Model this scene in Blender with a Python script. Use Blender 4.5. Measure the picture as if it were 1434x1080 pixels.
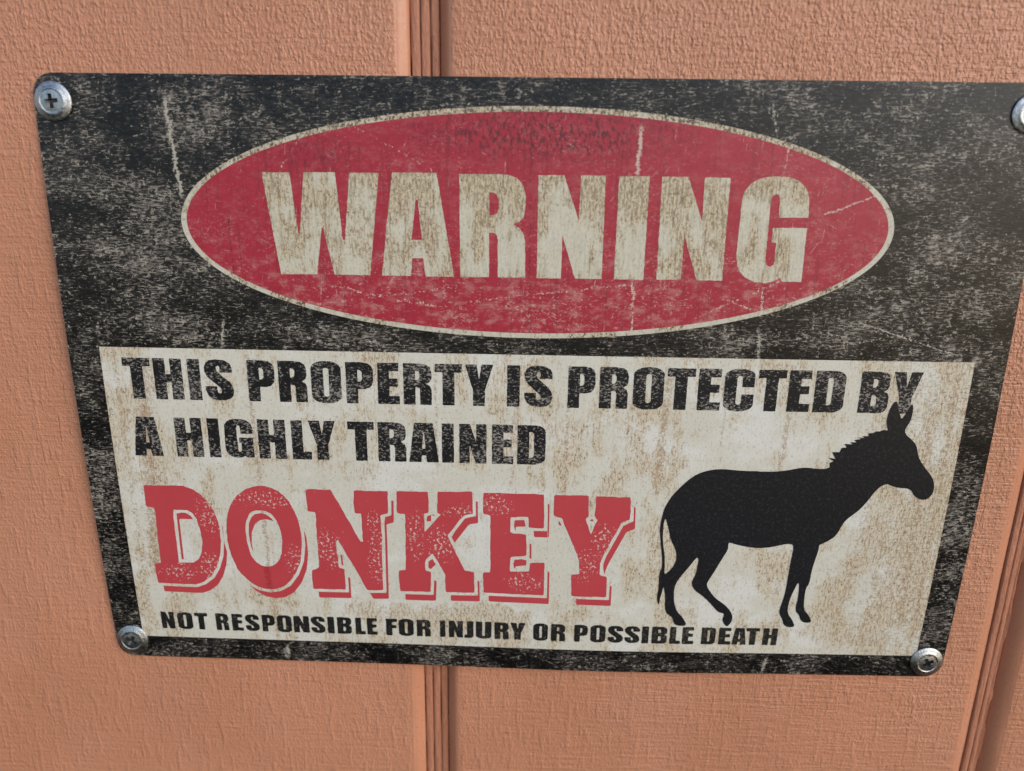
import bpy, bmesh, math, random
import numpy as np
from mathutils import Vector, Matrix
from mathutils.geometry import delaunay_2d_cdt

# ------------------------------------------------------------------ clear
for o in list(bpy.data.objects):
    bpy.data.objects.remove(o, do_unlink=True)
scene = bpy.context.scene
col = scene.collection
random.seed(4)

# The sign is a 12 x 8 inch tin sheet.  Working frame, in millimetres, centred on the sign:
# x right, y up, z out of the wall.  World: (x, -z, y) / 1000, lifted to SIGN_H metres.
SIGN_H = 1.5
MM = 0.001
W, H = 304.8, 203.2
def w3(x, y, z):
    return (x * MM, -z * MM, y * MM)

# ------------------------------------------------------------------ camera (solved from the sign's edges)
CAM_C = (-1.296, 72.555, 234.569)
ROT = (0.2742, -0.0228, -0.0162)          # rotation vector, sign frame -> camera frame
F_PX = 1027.5                             # focal length in pixels of the 1434 px wide photograph
cam = bpy.data.cameras.new('camera')
cam_ob = bpy.data.objects.new('camera', cam)
col.objects.link(cam_ob)
rv = Vector(ROT)
Rm = Matrix.Rotation(rv.length, 3, rv.normalized())
M3 = Matrix(((1, 0, 0), (0, 0, -1), (0, 1, 0)))
cam_ob.matrix_world = Matrix.Translation(Vector(w3(*CAM_C)) + Vector((0, 0, SIGN_H))) @ (M3 @ Rm.transposed()).to_4x4()
cam.sensor_fit = 'HORIZONTAL'
cam.sensor_width = 36.0
cam.lens = 36.0 * F_PX / 1434.0
cam.clip_start = 0.01
cam.clip_end = 100
cam.dof.use_dof = True
cam.dof.focus_distance = 0.246
cam.dof.aperture_fstop = 7.5
scene.camera = cam_ob

# ------------------------------------------------------------------ light: open shade, soft light from the upper right
SUN_EL, SUN_AZ = math.radians(30), math.radians(50)     # azimuth measured from straight out of the wall, towards the right
world = bpy.data.worlds.new('World')
scene.world = world
world.use_nodes = True
wn = world.node_tree
bg = wn.nodes['Background']
sky = wn.nodes.new('ShaderNodeTexSky')
sky.sky_type = 'NISHITA'
sky.sun_disc = False
sky.sun_elevation = SUN_EL
sky.dust_density = 1.0
sky.air_density = 1.0
sky.ozone_density = 1.0
# direction to the sun: out of the wall is -Y, right is +X
sd = Vector((math.sin(SUN_AZ) * math.cos(SUN_EL), -math.cos(SUN_AZ) * math.cos(SUN_EL), math.sin(SUN_EL)))
sky.sun_rotation = math.atan2(sd.x, sd.y)
wn.links.new(sky.outputs[0], bg.inputs[0])
bg.inputs[1].default_value = 0.15
sun = bpy.data.lights.new('sun', 'SUN')
sun.energy = 1.25
sun.angle = math.radians(38)
sun.color = (1.0, 0.975, 0.95)
sun_ob = bpy.data.objects.new('sun', sun)
col.objects.link(sun_ob)
sun_ob.rotation_euler = sd.to_track_quat('Z', 'Y').to_euler()
sun_ob.location = Vector((0, 0, SIGN_H)) + sd * 3
vs = scene.view_settings
vs.view_transform = 'Standard'
vs.look = 'None'
vs.gamma = 1.0
vs.use_curve_mapping = False
vs.exposure = 0.38

# ------------------------------------------------------------------ node helper
class NT:
    def __init__(s, name):
        s.m = bpy.data.materials.new(name)
        s.m.use_nodes = True
        s.t = s.m.node_tree
        s.bsdf = s.t.nodes['Principled BSDF']
        tc = s.t.nodes.new('ShaderNodeTexCoord')
        s.P = s.vmul(tc.outputs['Object'], (1000, 1000, 1000))     # millimetres; sign plane is x, z
        sp = s.t.nodes.new('ShaderNodeSeparateXYZ')
        s.t.links.new(s.P, sp.inputs[0])
        s.x, s.z = sp.outputs[0], sp.outputs[2]
        s.cache = {}
        cb = s.t.nodes.new('ShaderNodeCombineXYZ')
        s.t.links.new(s.x, cb.inputs[0]); s.t.links.new(s.z, cb.inputs[1])
        s.P2 = cb.outputs[0]
    def put(s, sock, v):
        if hasattr(v, 'links') or isinstance(v, bpy.types.NodeSocket):
            s.t.links.new(v, sock)
        else:
            sock.default_value = v
    def vmul(s, v, k):
        n = s.t.nodes.new('ShaderNodeVectorMath'); n.operation = 'MULTIPLY'
        s.put(n.inputs[0], v); n.inputs[1].default_value = k
        return n.outputs[0]
    def vadd(s, v, k):
        n = s.t.nodes.new('ShaderNodeVectorMath'); n.operation = 'ADD'
        s.put(n.inputs[0], v); s.put(n.inputs[1], k)
        return n.outputs[0]
    def noise(s, kx, kz, detail=3, rough=.55, seed=0, dist=0.0):
        v = s.vadd(s.vmul(s.P2, (kx, kz, 0)), (seed * 17.3 % 211, seed * 9.7 % 173, 0))
        n = s.t.nodes.new('ShaderNodeTexNoise')
        n.noise_dimensions = '2D'
        n.inputs['Scale'].default_value = 1
        n.inputs['Detail'].default_value = detail
        n.inputs['Roughness'].default_value = rough
        n.inputs['Distortion'].default_value = dist
        s.put(n.inputs['Vector'], v)
        return n.outputs['Fac']
    def shared(s, k, *a):
        if k not in s.cache: s.cache[k] = s.noise(*a)
        return s.cache[k]
    def m2(s, op, a, b=0.0, c=None):
        n = s.t.nodes.new('ShaderNodeMath'); n.operation = op
        s.put(n.inputs[0], a); s.put(n.inputs[1], b)
        if c is not None: s.put(n.inputs[2], c)
        return n.outputs[0]
    def add(s, a, b): return s.m2('ADD', a, b)
    def mul(s, a, b): return s.m2('MULTIPLY', a, b)
    def sub(s, a, b): return s.m2('SUBTRACT', a, b)
    def mx(s, a, b): return s.m2('MAXIMUM', a, b)
    def ramp(s, v, lo, hi, a=0.0, b=1.0, smooth=True):
        n = s.t.nodes.new('ShaderNodeMapRange')
        n.interpolation_type = 'SMOOTHSTEP' if smooth else 'LINEAR'
        s.put(n.inputs[0], v)
        n.inputs[1].default_value = lo; n.inputs[2].default_value = hi
        n.inputs[3].default_value = a; n.inputs[4].default_value = b
        return n.outputs[0]
    def mix(s, f, a, b):
        n = s.t.nodes.new('ShaderNodeMix'); n.data_type = 'RGBA'; n.clamp_factor = True
        s.put(n.inputs[0], f)
        for i, v in ((6, a), (7, b)):
            if isinstance(v, tuple): n.inputs[i].default_value = (*v, 1)
            else: s.put(n.inputs[i], v)
        return n.outputs[2]
    def line(s, x0, z0, x1, z1, w, wob=0.6, broken=.45, seed=0):
        """mask of a thin worn line from (x0,z0) to (x1,z1), half-width w mm"""
        L = math.hypot(x1 - x0, z1 - z0)
        ux, uz = (x1 - x0) / L, (z1 - z0) / L
        dx, dz = s.sub(s.x, x0), s.sub(s.z, z0)
        t = s.add(s.mul(dx, ux), s.mul(dz, uz))
        d = s.sub(s.mul(dx, uz), s.mul(dz, ux))
        d = s.add(d, s.mul(s.sub(s.shared('wob', .25, .25, 2, .6), .5), wob * 2))
        fr = s.mul(s.sub(s.shared('frg', .9, 1.6, 2, .6), .5), w * 3.2)
        a = s.ramp(s.add(s.m2('ABSOLUTE', d), fr), w * .45, w * .95, 1, 0)
        e = s.mul(s.ramp(t, -1.5, 1.5), s.ramp(t, L - 1.5, L + 1.5, 1, 0))
        br = s.ramp(s.shared('brk', 1.0, .8, 3, .7), broken, broken + .12)
        return s.mul(s.mul(a, e), br)
    def strokes(s, ang, seed, lo=.735, hi=.79, kl=.085, kw=1.35):
        """thin long scratches lying at an angle, gathered in places"""
        a = math.radians(ang); ca, sa = math.cos(a), math.sin(a)
        u = s.add(s.mul(s.x, ca), s.mul(s.z, sa)); v = s.sub(s.mul(s.z, ca), s.mul(s.x, sa))
        cb = s.t.nodes.new('ShaderNodeCombineXYZ')
        s.put(cb.inputs[0], s.add(s.mul(u, kl), seed * 13.7)); s.put(cb.inputs[1], s.mul(v, kw)); n = s.t.nodes.new('ShaderNodeTexNoise'); n.noise_dimensions = '2D'
        n.inputs['Scale'].default_value = 1; n.inputs['Detail'].default_value = 2; n.inputs['Roughness'].default_value = .5
        s.put(n.inputs['Vector'], cb.outputs[0])
        g = s.shared('sgate', .07, .07, 3, .65)
        return s.mul(s.mul(s.ramp(n.outputs['Fac'], lo, hi), s.ramp(s.m2('PINGPONG', s.add(g, seed * .13), .5), .20, .40)), s.ramp(s.shared('brk', 1.0, .8, 3, .7), .38, .56))
    def patch(s, cx, cz, rx, rz, soft=.5):
        """soft elliptical mask"""
        a = s.mul(s.sub(s.x, cx), 1 / rx); b = s.mul(s.sub(s.z, cz), 1 / rz)
        r = s.m2('SQRT', s.add(s.mul(a, a), s.mul(b, b)))
        r = s.add(r, s.mul(s.sub(s.shared('pat', .10, .10, 4, .65), .5), .9))
        return s.ramp(r, 1 - soft, 1 + soft * .4, 1, 0)
    def bump(s, h, dist, strength=1.0):
        n = s.t.nodes.new('ShaderNodeBump')
        n.inputs['Strength'].default_value = strength
        n.inputs['Distance'].default_value = dist
        s.put(n.inputs['Height'], h)
        s.t.links.new(n.outputs[0], s.bsdf.inputs['Normal'])
    def out(s, color, rough, spec=.5, metal=0.0):
        b = s.bsdf
        if isinstance(color, tuple): b.inputs['Base Color'].default_value = (*color, 1)
        else: s.put(b.inputs['Base Color'], color)
        s.put(b.inputs['Roughness'], rough)
        b.inputs['Specular IOR Level'].default_value = spec
        b.inputs['Metallic'].default_value = metal
        return s.m

# ------------------------------------------------------------------ materials
def mat_paint():
    n = NT('terracotta_paint')
    # stippled latex over rough-sawn plywood: small pebbles drawn out along the grain, a few runs, fine sawn lines across
    at = n.t.nodes.new('ShaderNodeAttribute'); at.attribute_name = 'relief'
    rel = at.outputs['Fac']
    big = n.noise(.030, .018, 3, .55, 1)
    peb = n.noise(1.05, .58, 2, .55, 2)
    drip = n.noise(.42, .09, 2, .5, 5)
    saw = n.noise(.07, .80, 2, .6, 7)
    fine = n.noise(1.7, 1.5, 1, .5, 9)
    lf = n.mul(n.sub(big, .5), 1.8)
    zone = n.ramp(n.add(n.mul(n.x, .0026), n.add(n.mul(n.z, .0052), lf)), -.35, .75)
    zsaw = n.ramp(n.add(n.mul(n.x, .0065), n.sub(lf, n.mul(n.z, .0035))), -.1, 1.0)
    vn = n.t.nodes.new('ShaderNodeTexVoronoi')
    vn.voronoi_dimensions = '2D'; vn.feature = 'F1'; vn.inputs['Scale'].default_value = 1
    n.put(vn.inputs['Vector'], n.vadd(n.vmul(n.P2, (.95, .56, 0)), n.vmul(n.noise(.45, .3, 2, .5, 16), (1.4, 1.4, 0))))
    gran = n.mul(n.ramp(vn.outputs['Distance'], .05, .70, 1, 0), n.ramp(peb, .30, .56))
    h = n.mul(n.add(n.mul(gran, .62), n.mul(peb, .45)), n.ramp(zone, 0, 1, .42, 1.0))
    h = n.add(h, n.mul(n.ramp(drip, .50, .72), .40))
    h = n.add(h, n.mul(saw, n.ramp(zsaw, 0, 1, .65, 1.15)))
    h = n.add(h, n.mul(fine, .22))
    n.bump(n.mul(h, rel), .00035)
    c = n.mix(n.ramp(big, .3, .7), (.488, .213, .121), (.533, .236, .137))
    c = n.mix(n.mul(n.ramp(n.noise(.5, .35, 3, .65, 12), .60, .75, 0, .30), rel), c, (.34, .145, .085))
    c = n.mix(n.mul(n.ramp(n.noise(.33, .30, 4, .75, 14), .74, .80), .5), c, (.20, .085, .05))
    c = n.mix(n.mul(n.ramp(n.noise(.012, .006, 3, .6, 15), .45, .65), .22), c, (.53, .27, .18))
    r = n.ramp(peb, .3, .7, .36, .52)
    return n.out(c, n.m2('SUBTRACT', r, n.mul(n.sub(1.0, rel), .10)), .5)

def mat_channel():
    n = NT('shaded_groove_paint')  # same paint as the boards, toned darker to stand for shade in the cuts
    v = n.noise(.9, .05, 4, .6, 3)
    g = n.noise(1.2, .35, 4, .65, 6)
    c = n.mix(n.ramp(v, .35, .7), (.40, .165, .095), (.47, .20, .12))
    c = n.mix(n.ramp(g, .62, .78, 0, .7), c, (.16, .055, .03))
    n.bump(n.add(n.mul(v, .5), n.mul(g, .7)), .0007)
    return n.out(c, .5, .45)

def worn(n, kx=.55, kz=1.9, seed=0, bias=0.0, clump=None):
    """flecks where the print has rubbed thin: fibres (a) and crumbs (b); in clumps they run together, elsewhere they stand alone"""
    fib = n.noise(kx, kz, 3, .68, seed + 1)
    fle = n.noise(.75, .95, 4, .74, seed + 2)
    p1 = n.noise(.045, .075, 4, .68, seed + 3)
    M = n.ramp(p1, .30, .70, -.090, .085, False)
    if clump is not None: M = n.add(M, n.ramp(clump, 0, 1, -.045, .035, False))
    a = n.ramp(n.add(fib, M), .565 - bias, .66 - bias)
    b = n.ramp(n.add(fle, n.mul(M, .7)), .60 - bias, .655 - bias)
    return a, b, p1

def mat_black():
    n = NT('worn_black_print')
    cl = None
    for q in [(-122, 55, 22, 26), (-112, 24, 24, 9), (-68, 23, 22, 5), (128, 40, 20, 24), (112, 84, 22, 10), (-108, 90, 16, 8), (-148, -40, 9, 40), (148, -45, 8, 34), (85, 24, 30, 5)]:
        m = n.patch(*q, .8)
        cl = m if cl is None else n.mx(cl, m)
    a, b, p1 = worn(n, .36, 2.1, 0, .018, cl)
    soft = n.noise(.30, .9, 4, .75, 25)
    f = n.mx(n.mul(a, .8), b)
    c = n.mix(n.ramp(n.add(soft, n.mul(n.sub(p1, .5), .5)), .40, .70), (.0042, .0039, .0040), (.030, .026, .023))
    tone = n.noise(.25, .35, 3, .7, 29)
    pale = n.mix(n.ramp(tone, .35, .65), (.15, .130, .112), (.37, .330, .275))
    c = n.mix(f, c, pale)
    stk = n.mx(n.mx(n.strokes(14, 1), n.strokes(-24, 2)), n.mx(n.strokes(82, 3, .75, .80), n.strokes(48, 4, .76, .81)))
    c = n.mix(n.mul(stk, .8), c, (.36, .33, .28))
    k = None
    for i, l in enumerate([(-112.5, 95, -109.5, 66, .75, 1.0, .30), (-104, 83, -82, 92, .35, .8, .5), (95, 22, 122, 27, .3, .6, .48),
                           (-75, 25.5, -120, 21, .4, 1., .52), (70, 95, 72, 86, .4, .5, .45), (-96, 46, -112, 52, .5, 1., .5),
                           (112, 28, 80, 24, .3, .5, .5), (-100, 27, -101, 18, .7, .8, .40), (-98.5, 50, -104, 44, .7, 1., .42), (72.5, 26, 73, 18, .6, .5, .40), (104, 30, 136, 20, .28, .5, .40), (-88, -95, -88.5, -100, .8, .6, .35), (88, -95, 87, -100.5, .7, .6, .35)]):
        m = n.line(*l, seed=i * 3)
        k = m if k is None else n.mx(k, m)
    c = n.mix(n.mul(k, .95), c, (.42, .385, .32))
    n.bump(n.noise(.4, 1.8, 2, .6, 31), .00004)
    return n.out(c, n.ramp(f, 0, 1, .34, .54), .34)

def mat_letter_black():
    n = NT('worn_letter_black')
    a, b, p1 = worn(n, .75, 1.5, 40, .0)
    f = n.mx(n.mul(a, .80), n.mul(b, .9))
    c = n.mix(f, (.009, .0085, .0095), (.33, .30, .265))
    return n.out(c, .5, .28)

def mat_small_black():
    n = NT('small_letter_black')
    a, b, p1 = worn(n, .9, 1.1, 60, -.02)
    c = n.mix(n.mul(n.mx(a, b), .5), (.010, .010, .010), (.20, .17, .13))
    return n.out(c, .5, .4)

def mat_donkey():
    n = NT('silhouette_black')
    f = n.noise(.9, .9, 3, .7, 70)
    c = n.mix(n.ramp(f, .5, .75), (.0115, .0115, .0135), (.030, .029, .032))
    c = n.mix(n.mul(n.ramp(n.noise(.9, 1.1, 3, .7, 73), .70, .76), .5), c, (.12, .115, .11))
    n.bump(f, .00004)
    return n.out(c, .38, .30)

def mat_red():
    n = NT('worn_red_print')
    a, b, p1 = worn(n, .6, 1.2, 80, -.05)
    low = n.ramp(n.z, 34, 62, 1, .25)                    # the print has rubbed most along the lower arc
    c = n.mix(n.noise(.25, .25, 4, .6, 83), (.30, .013, .029), (.415, .023, .045))
    thin = n.ramp(n.noise(.16, .30, 5, .72, 85), .46, .70, 0, .62)
    c = n.mix(n.mul(thin, low), c, (.50, .22, .20))
    c = n.mix(n.mul(n.mx(n.mul(a, .55), n.mul(b, .7)), n.ramp(low, 0, 1, .25, 1)), c, (.58, .40, .34))
    stk = n.mx(n.mx(n.strokes(12, 5), n.strokes(-30, 6)), n.mx(n.strokes(86, 7, .73, .79), n.strokes(55, 8, .75, .80)))
    c = n.mix(n.mul(stk, .6), c, (.60, .44, .38))
    sc = n.noise(.8, 1.0, 4, .78, 99)
    c = n.mix(n.mul(n.ramp(sc, .58, .68), .55), c, (.13, .012, .018))
    vs2 = n.noise(.9, .03, 2, .6, 89)
    c = n.mix(n.mul(n.ramp(vs2, .60, .70), .35), c, (.16, .012, .018))
    # dark grime along the upper arc
    g = n.noise(.95, .50, 3, .72, 88)
    gm = n.mx(n.patch(4, 86, 44, 9, .6), n.mul(n.patch(-66, 79, 16, 6, .6), .6))
    c = n.mix(n.mul(n.mul(n.ramp(g, .46, .62), gm), .75), c, (.045, .012, .014))
    k = None
    for i, l in enumerate([(31.5, 88, 31, 74, .7, .4, .32), (31.2, 42, 31.8, 34, .6, .5, .36), (88, 63, 106, 70, .35, .6, .40), (-20, 35, 30, 41, .3, .8, .5),
                           (-70, 33, -20, 40, .35, .9, .55), (52, 31, 78, 43, .3, .6, .48), (-84, 66, -70, 86, .3, .8, .52), (75, 70, 76, 88, .25, .4, .45),
                           (31.4, 36, 32, 25, .45, .4, .40), (72, 40, 73, 30, .5, .5, .40), (60, 37, 72, 33, .3, .5, .45), (-64, 39, -30, 33, .5, 1., .50), (-58, 89, -30, 74, .22, .7, .5)]):
        m = n.line(*l, seed=50 + i * 3)
        k = m if k is None else n.mx(k, m)
    c = n.mix(n.mul(k, .8), c, (.62, .50, .42))
    cr = n.mx(n.line(-1.5, 93, -1.0, 24, .35, .5, .47, 90), n.line(-95.5, 60, -95, 40, .3, .3, .42, 93))
    c = n.mix(n.mul(cr, .75), c, (.07, .012, .012))
    return n.out(c, .45, .45)

def stains(n, c, seed, amt, zone):
    """tan blotches, brown drawn-out specks and black pepper on cream print"""
    big = n.noise(.085, .060, 4, .65, seed)
    vst = n.noise(.42, .012, 3, .6, seed + 1)
    spk = n.noise(1.5, .40, 4, .8, seed + 2)
    pep = n.noise(1.25, 1.0, 2, .6, seed + 3)
    t = n.ramp(n.add(n.add(big, n.mul(n.sub(vst, .5), .35)), zone), .44, .66)
    c = n.mix(n.mul(t, .42 * amt), c, (.565, .42, .235))
    c = n.mix(n.mul(n.mul(n.ramp(spk, .50, .60), n.add(n.mul(t, .80), .14)), .75 * amt), c, (.25, .150, .064))
    dk = n.noise(1.0, .55, 4, .8, seed + 6)
    c = n.mix(n.mul(n.ramp(dk, .60, .68), n.add(n.mul(t, .70), .16)), c, (.085, .052, .028))
    c = n.mix(n.mul(n.ramp(pep, .66, .71), n.add(n.mul(t, .5), .42)), c, (.12, .095, .07))
    return c, t

def mat_cream_letter():
    n = NT('stained_cream_letter')
    zone = n.add(n.mul(n.ramp(n.z, 54, 74), .13), -.03)
    c = n.mix(n.noise(.10, .10, 4, .6, 101), (.54, .50, .385), (.63, .60, .50))
    c, t = stains(n, c, 102, 1.1, n.add(zone, .05))
    v = n.noise(1.25, .13, 3, .72, 108)
    c = n.mix(n.mul(n.ramp(v, .52, .62), n.ramp(t, 0, 1, .16, .52)), c, (.17, .125, .075))
    f = n.noise(1.1, .8, 4, .78, 109)
    c = n.mix(n.mul(n.ramp(f, .53, .63), n.ramp(t, 0, 1, .16, .7)), c, (.185, .135, .085))
    return n.out(c, .48, .42)

def mat_cream_rim():
    n = NT('stained_cream_border')
    c = n.mix(n.noise(.10, .10, 4, .6, 121), (.52, .48, .37), (.64, .61, .52))
    top = n.mul(n.ramp(n.z, 66, 88), .20)
    c, t = stains(n, c, 122, 1.0, top)
    f = n.noise(1.0, .85, 4, .75, 126)
    c = n.mix(n.mul(n.ramp(f, .50, .57), n.ramp(n.add(t, top), 0, 1.1, .12, .95)), c, (.075, .06, .045))
    return n.out(c, .48, .42)

def mat_panel():
    n = NT('stained_cream_panel')
    # cleaner around the lettering, browner along both ends and under the big word
    ax = n.m2('ABSOLUTE', n.x)
    zone = n.ramp(ax, 118, 140, 0, .12)
    zone = n.add(zone, n.mul(n.patch(128, -50, 26, 44, .6), .09))
    zone = n.add(zone, n.mul(n.patch(45, -55, 12, 22, .6), .17))
    zone = n.add(zone, n.mul(n.patch(-28, -80, 40, 6, .6), .22))
    zone = n.add(zone, n.mul(n.patch(20, -12, 46, 20, .6), .08))
    zone = n.add(zone, n.mul(n.patch(100, -80, 30, 12, .6), .08))
    zone = n.sub(zone, n.mul(n.patch(70, -15, 30, 18, .6), .12))
    zone = n.sub(zone, n.mul(n.patch(-40, -50, 80, 27, .5), .16))
    c = n.mix(n.noise(.05, .05, 4, .6, 141), (.585, .555, .460), (.650, .630, .555))
    c = n.mix(n.mul(n.ramp(n.noise(.035, .06, 3, .6, 143), .48, .66), .55), c, (.71, .71, .675))
    c, t = stains(n, c, 144, .95, n.sub(zone, .015))
    # runs of rusty water
    k = None
    for i, l in enumerate([(-93.2, 17, -91.5, -92, .9, .7, .40), (-127.5, 14, -133, -62, 2.6, 1.6, .40), (-31.5, 15, -31, -22, .5, .5, .44), (45.2, 12, 43, -30, 1.7, .9, .42),
                           (84.8, 0, 84, -26, .9, .7, .40), (88, 17, 87, -8, .6, .6, .46), (12.5, 5, 12, -32, .6, .6, .44), (131, 10, 133.5, -80, 1.5, 1.4, .46),
                           (125, 14, 121, -88, 1.2, 1.4, .48), (-5, 3, -6, -28, 1.1, .9, .46), (116, -20, 111, -85, 1.2, 1.6, .48), (138, 14, 139, -88, .8, .6, .44),
                           (-137, 17, -138, -85, 1.0, 1.0, .46), (64, 2, 63.5, -12, .5, .4, .45), (-55, 17, -55, -25, .35, .4, .47), (-72, 5, -72, -25, .35, .4, .47)]):
        m = n.line(*l, seed=150 + i * 3)
        k = m if k is None else n.mx(k, m)
    c = n.mix(n.mul(k, .62), c, (.33, .205, .11))
    # woven print grain, strongest at the ends
    wv = n.noise(.4, 1.6, 2, .7, 190)
    wv2 = n.noise(1.6, .4, 2, .7, 191)
    endm = n.ramp(n.x, 92, 138)
    c = n.mix(n.mul(n.mul(n.ramp(n.mx(wv, wv2), .58, .66), endm), .55), c, (.24, .165, .095))
    return n.out(c, .48, .42)

def mat_donkey_red(name, flat):
    n = NT(name)
    c = n.mix(n.noise(.08, .08, 3, .6, 201), (.455, .046, .056), (.50, .062, .072))
    if not flat:
        sp = n.noise(.95, .9, 3, .7, 204)
        m = None
        for p in [(-113, -62, 4.5, 7), (-111, -42, 5, 9), (-82.5, -59, 4, 8), (-90, -35, 14, 4), (-52, -56, 5, 13), (-54, -43, 3, 6), (-39.5, -48, 4, 11), (-30, -51, 6, 8),
                  (-24, -38, 7, 3), (-11, -35, 7, 4.5), (-1, -65, 8, 4), (26, -48, 4.5, 8), (20, -58, 5, 8), (-125, -65, 8, 4), (-70, -54, 5, 9)]:
            q = n.patch(*p, .7)
            m = q if m is None else n.mx(m, q)
        c = n.mix(n.mul(n.ramp(n.add(sp, n.mul(m, .10)), .675, .71), n.ramp(m, .05, .5, 0, .85)), c, (.66, .56, .49))
        sp2 = n.noise(.9, .8, 2, .7, 209)
        c = n.mix(n.mul(n.ramp(sp2, .76, .80), .5), c, (.66, .50, .44))
        cr = n.line(-93.0, -56, -92.4, -73, 1.2, .3, .2, 95)
        c = n.mix(n.mul(cr, .45), c, (.24, .01, .015))
    return n.out(c, .47, .42)

def mat_zinc():
    n = NT('zinc_plated_steel')
    f = n.noise(.9, .9, 5, .7, 220)
    d = n.noise(2.2, 2.2, 4, .7, 222)
    c = n.mix(n.ramp(f, .35, .7), (.40, .415, .43), (.60, .61, .62))
    c = n.mix(n.ramp(d, .66, .74, 0, .7), c, (.10, .09, .08))
    n.bump(d, .00012)
    return n.out(c, n.ramp(f, .3, .7, .27, .40), .5, 1.0)

def mat_slot():
    n = NT('shaded_recess')  # bare metal with shade put into its colour, so the cross reads dark
    return n.out(n.mix(n.noise(1.5, 1.5, 3, .6, 5), (.035, .035, .04), (.10, .10, .105)), .45, .5, .6)

def mat_recess():
    n = NT('tin_back')
    return n.out(n.mix(n.noise(.3, .3, 3, .6, 3), (.03, .03, .03), (.05, .05, .05)), .5, .4)

PAINT, CHANNEL = mat_paint(), mat_channel()
BLACK, LBLACK, SBLACK, DONK = mat_black(), mat_letter_black(), mat_small_black(), mat_donkey()
RED, CLET, CRIM, PANEL = mat_red(), mat_cream_letter(), mat_cream_rim(), mat_panel()
DRED, DSHADE = mat_donkey_red('worn_red_letter', False), mat_donkey_red('red_letter_shadow', True)
ZINC, TINBACK = mat_zinc(), mat_recess()

# ------------------------------------------------------------------ object helpers
def link(name, me, mat, parent):
    o = bpy.data.objects.new(name, me)
    col.objects.link(o)
    if mat: me.materials.append(mat)
    if parent: o.parent = parent
    return o

def mesh(name, vs_, fs, smooth=False):
    me = bpy.data.meshes.new(name)
    me.from_pydata(vs_, [], fs)
    if smooth: me.polygons.foreach_set('use_smooth', [True] * len(me.polygons))
    me.update()
    return me

# ------------------------------------------------------------------ the wall: grooved plywood siding
WALL_Z = -0.55           # board faces sit just behind the sheet's corners
YB, YT = -520.0, 460.0
GROOVES = [(-455.6, -440.2), (-248.6, -233.2), (-41.6, -26.2), (165.4, 180.0), (372.4, 387.8), (579.4, 594.8)]
ENDS = (-650.0, 790.0)
rng = np.random.default_rng(7)
def wobble(n, k):
    r = rng.normal(size=n + 4 * k)
    g = np.exp(-np.linspace(-2, 2, 4 * k + 1) ** 2); g /= g.sum()
    return np.convolve(r, g, 'valid')[:n] * math.sqrt(k)

wall = bpy.data.objects.new('wall', None)
col.objects.link(wall)
wall.location = (0, 0, SIGN_H)
wall['kind'] = 'structure'

def sweep(name, prof, ys, jit, parent, mat, crack=None, closed=False, relief=None):
    """profile (x, z) swept up the wall with a slightly uneven run; crack = indices whose depth varies"""
    n, m = len(prof), len(ys)
    P = np.array(prof, float)
    X = np.repeat(P[None, :, 0], m, 0); Z = np.repeat(P[None, :, 1], m, 0)
    for j in range(n):
        if jit[j]:
            X[:, j] += wobble(m, 6) * jit[j]; Z[:, j] += wobble(m, 4) * jit[j] * .7
        if crack and j in crack:
            d = wobble(m, 3)
            Z[:, j] += np.clip(d * 1.6, -.3, crack[j])
    vs_ = [w3(X[i, j], ys[i], Z[i, j]) for i in range(m) for j in range(n)]
    fs = []
    jj = n if closed else n - 1
    for i in range(m - 1):
        for j in range(jj):
            a, b = i * n + j, i * n + (j + 1) % n
            fs.append((a, b, b + n, a + n))
    if closed:
        fs.append(tuple(range(n - 1, -1, -1))); fs.append(tuple((m - 1) * n + k for k in range(n)))
    me = mesh(name, vs_, fs, True)
    if relief is not None:
        me.attributes.new('relief', 'FLOAT', 'POINT').data.foreach_set('value', [relief[j] for i in range(m) for j in range(n)])
    return link(name, me, mat, parent)

ys = np.arange(YB, YT + .1, 1.5)
edges = [ENDS[0]] + [v for g in GROOVES for v in g] + [ENDS[1]]
for k in range(0, len(edges), 2):
    xl, xr = edges[k], edges[k + 1]
    b = WALL_Z
    right = k + 1 < len(edges) - 1
    fl = [(xl - 4.3, b - 4.6), (xl - 3.9, b - 3.0), (xl - 1.0, b - .75)] if k == 8 else [(xl - 3.1, b - 4.6), (xl - 2.7, b - 2.9), (xl - .6, b - .8)]
    prof = [(xl + .5, b - 12)] + fl + [(xl, b - .25), (xl + .5, b - .05), (xl + 1.2, b), (xl + 3, b)]
    N = 8
    prof += [(xl + 3 + (xr - xl - 6) * i / N, b) for i in range(1, N)]
    prof += [(xr - 3, b), (xr - .9, b), (xr - .1, b - .08), (xr + .7, b - .38), (xr + 1.6, b - .95), (xr + 2.6, b - 1.55), (xr + 3.3, b - 2.1), (xr + 3.5, b - 5.0), (xr + .5, b - 12)]
    jit = [0, .05, .12, .10, .06, .03, 0, 0] + [0] * (N - 1) + [0, 0, .03, .06, .06, .06, .08, .1, 0]
    rl = [.1] * 6 + [.6, 1] + [1] * (N - 1) + [1, .7, .1] + [.05] * 6
    o = sweep('board', prof, ys, jit, wall, PAINT, closed=True, relief=rl)

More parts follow.
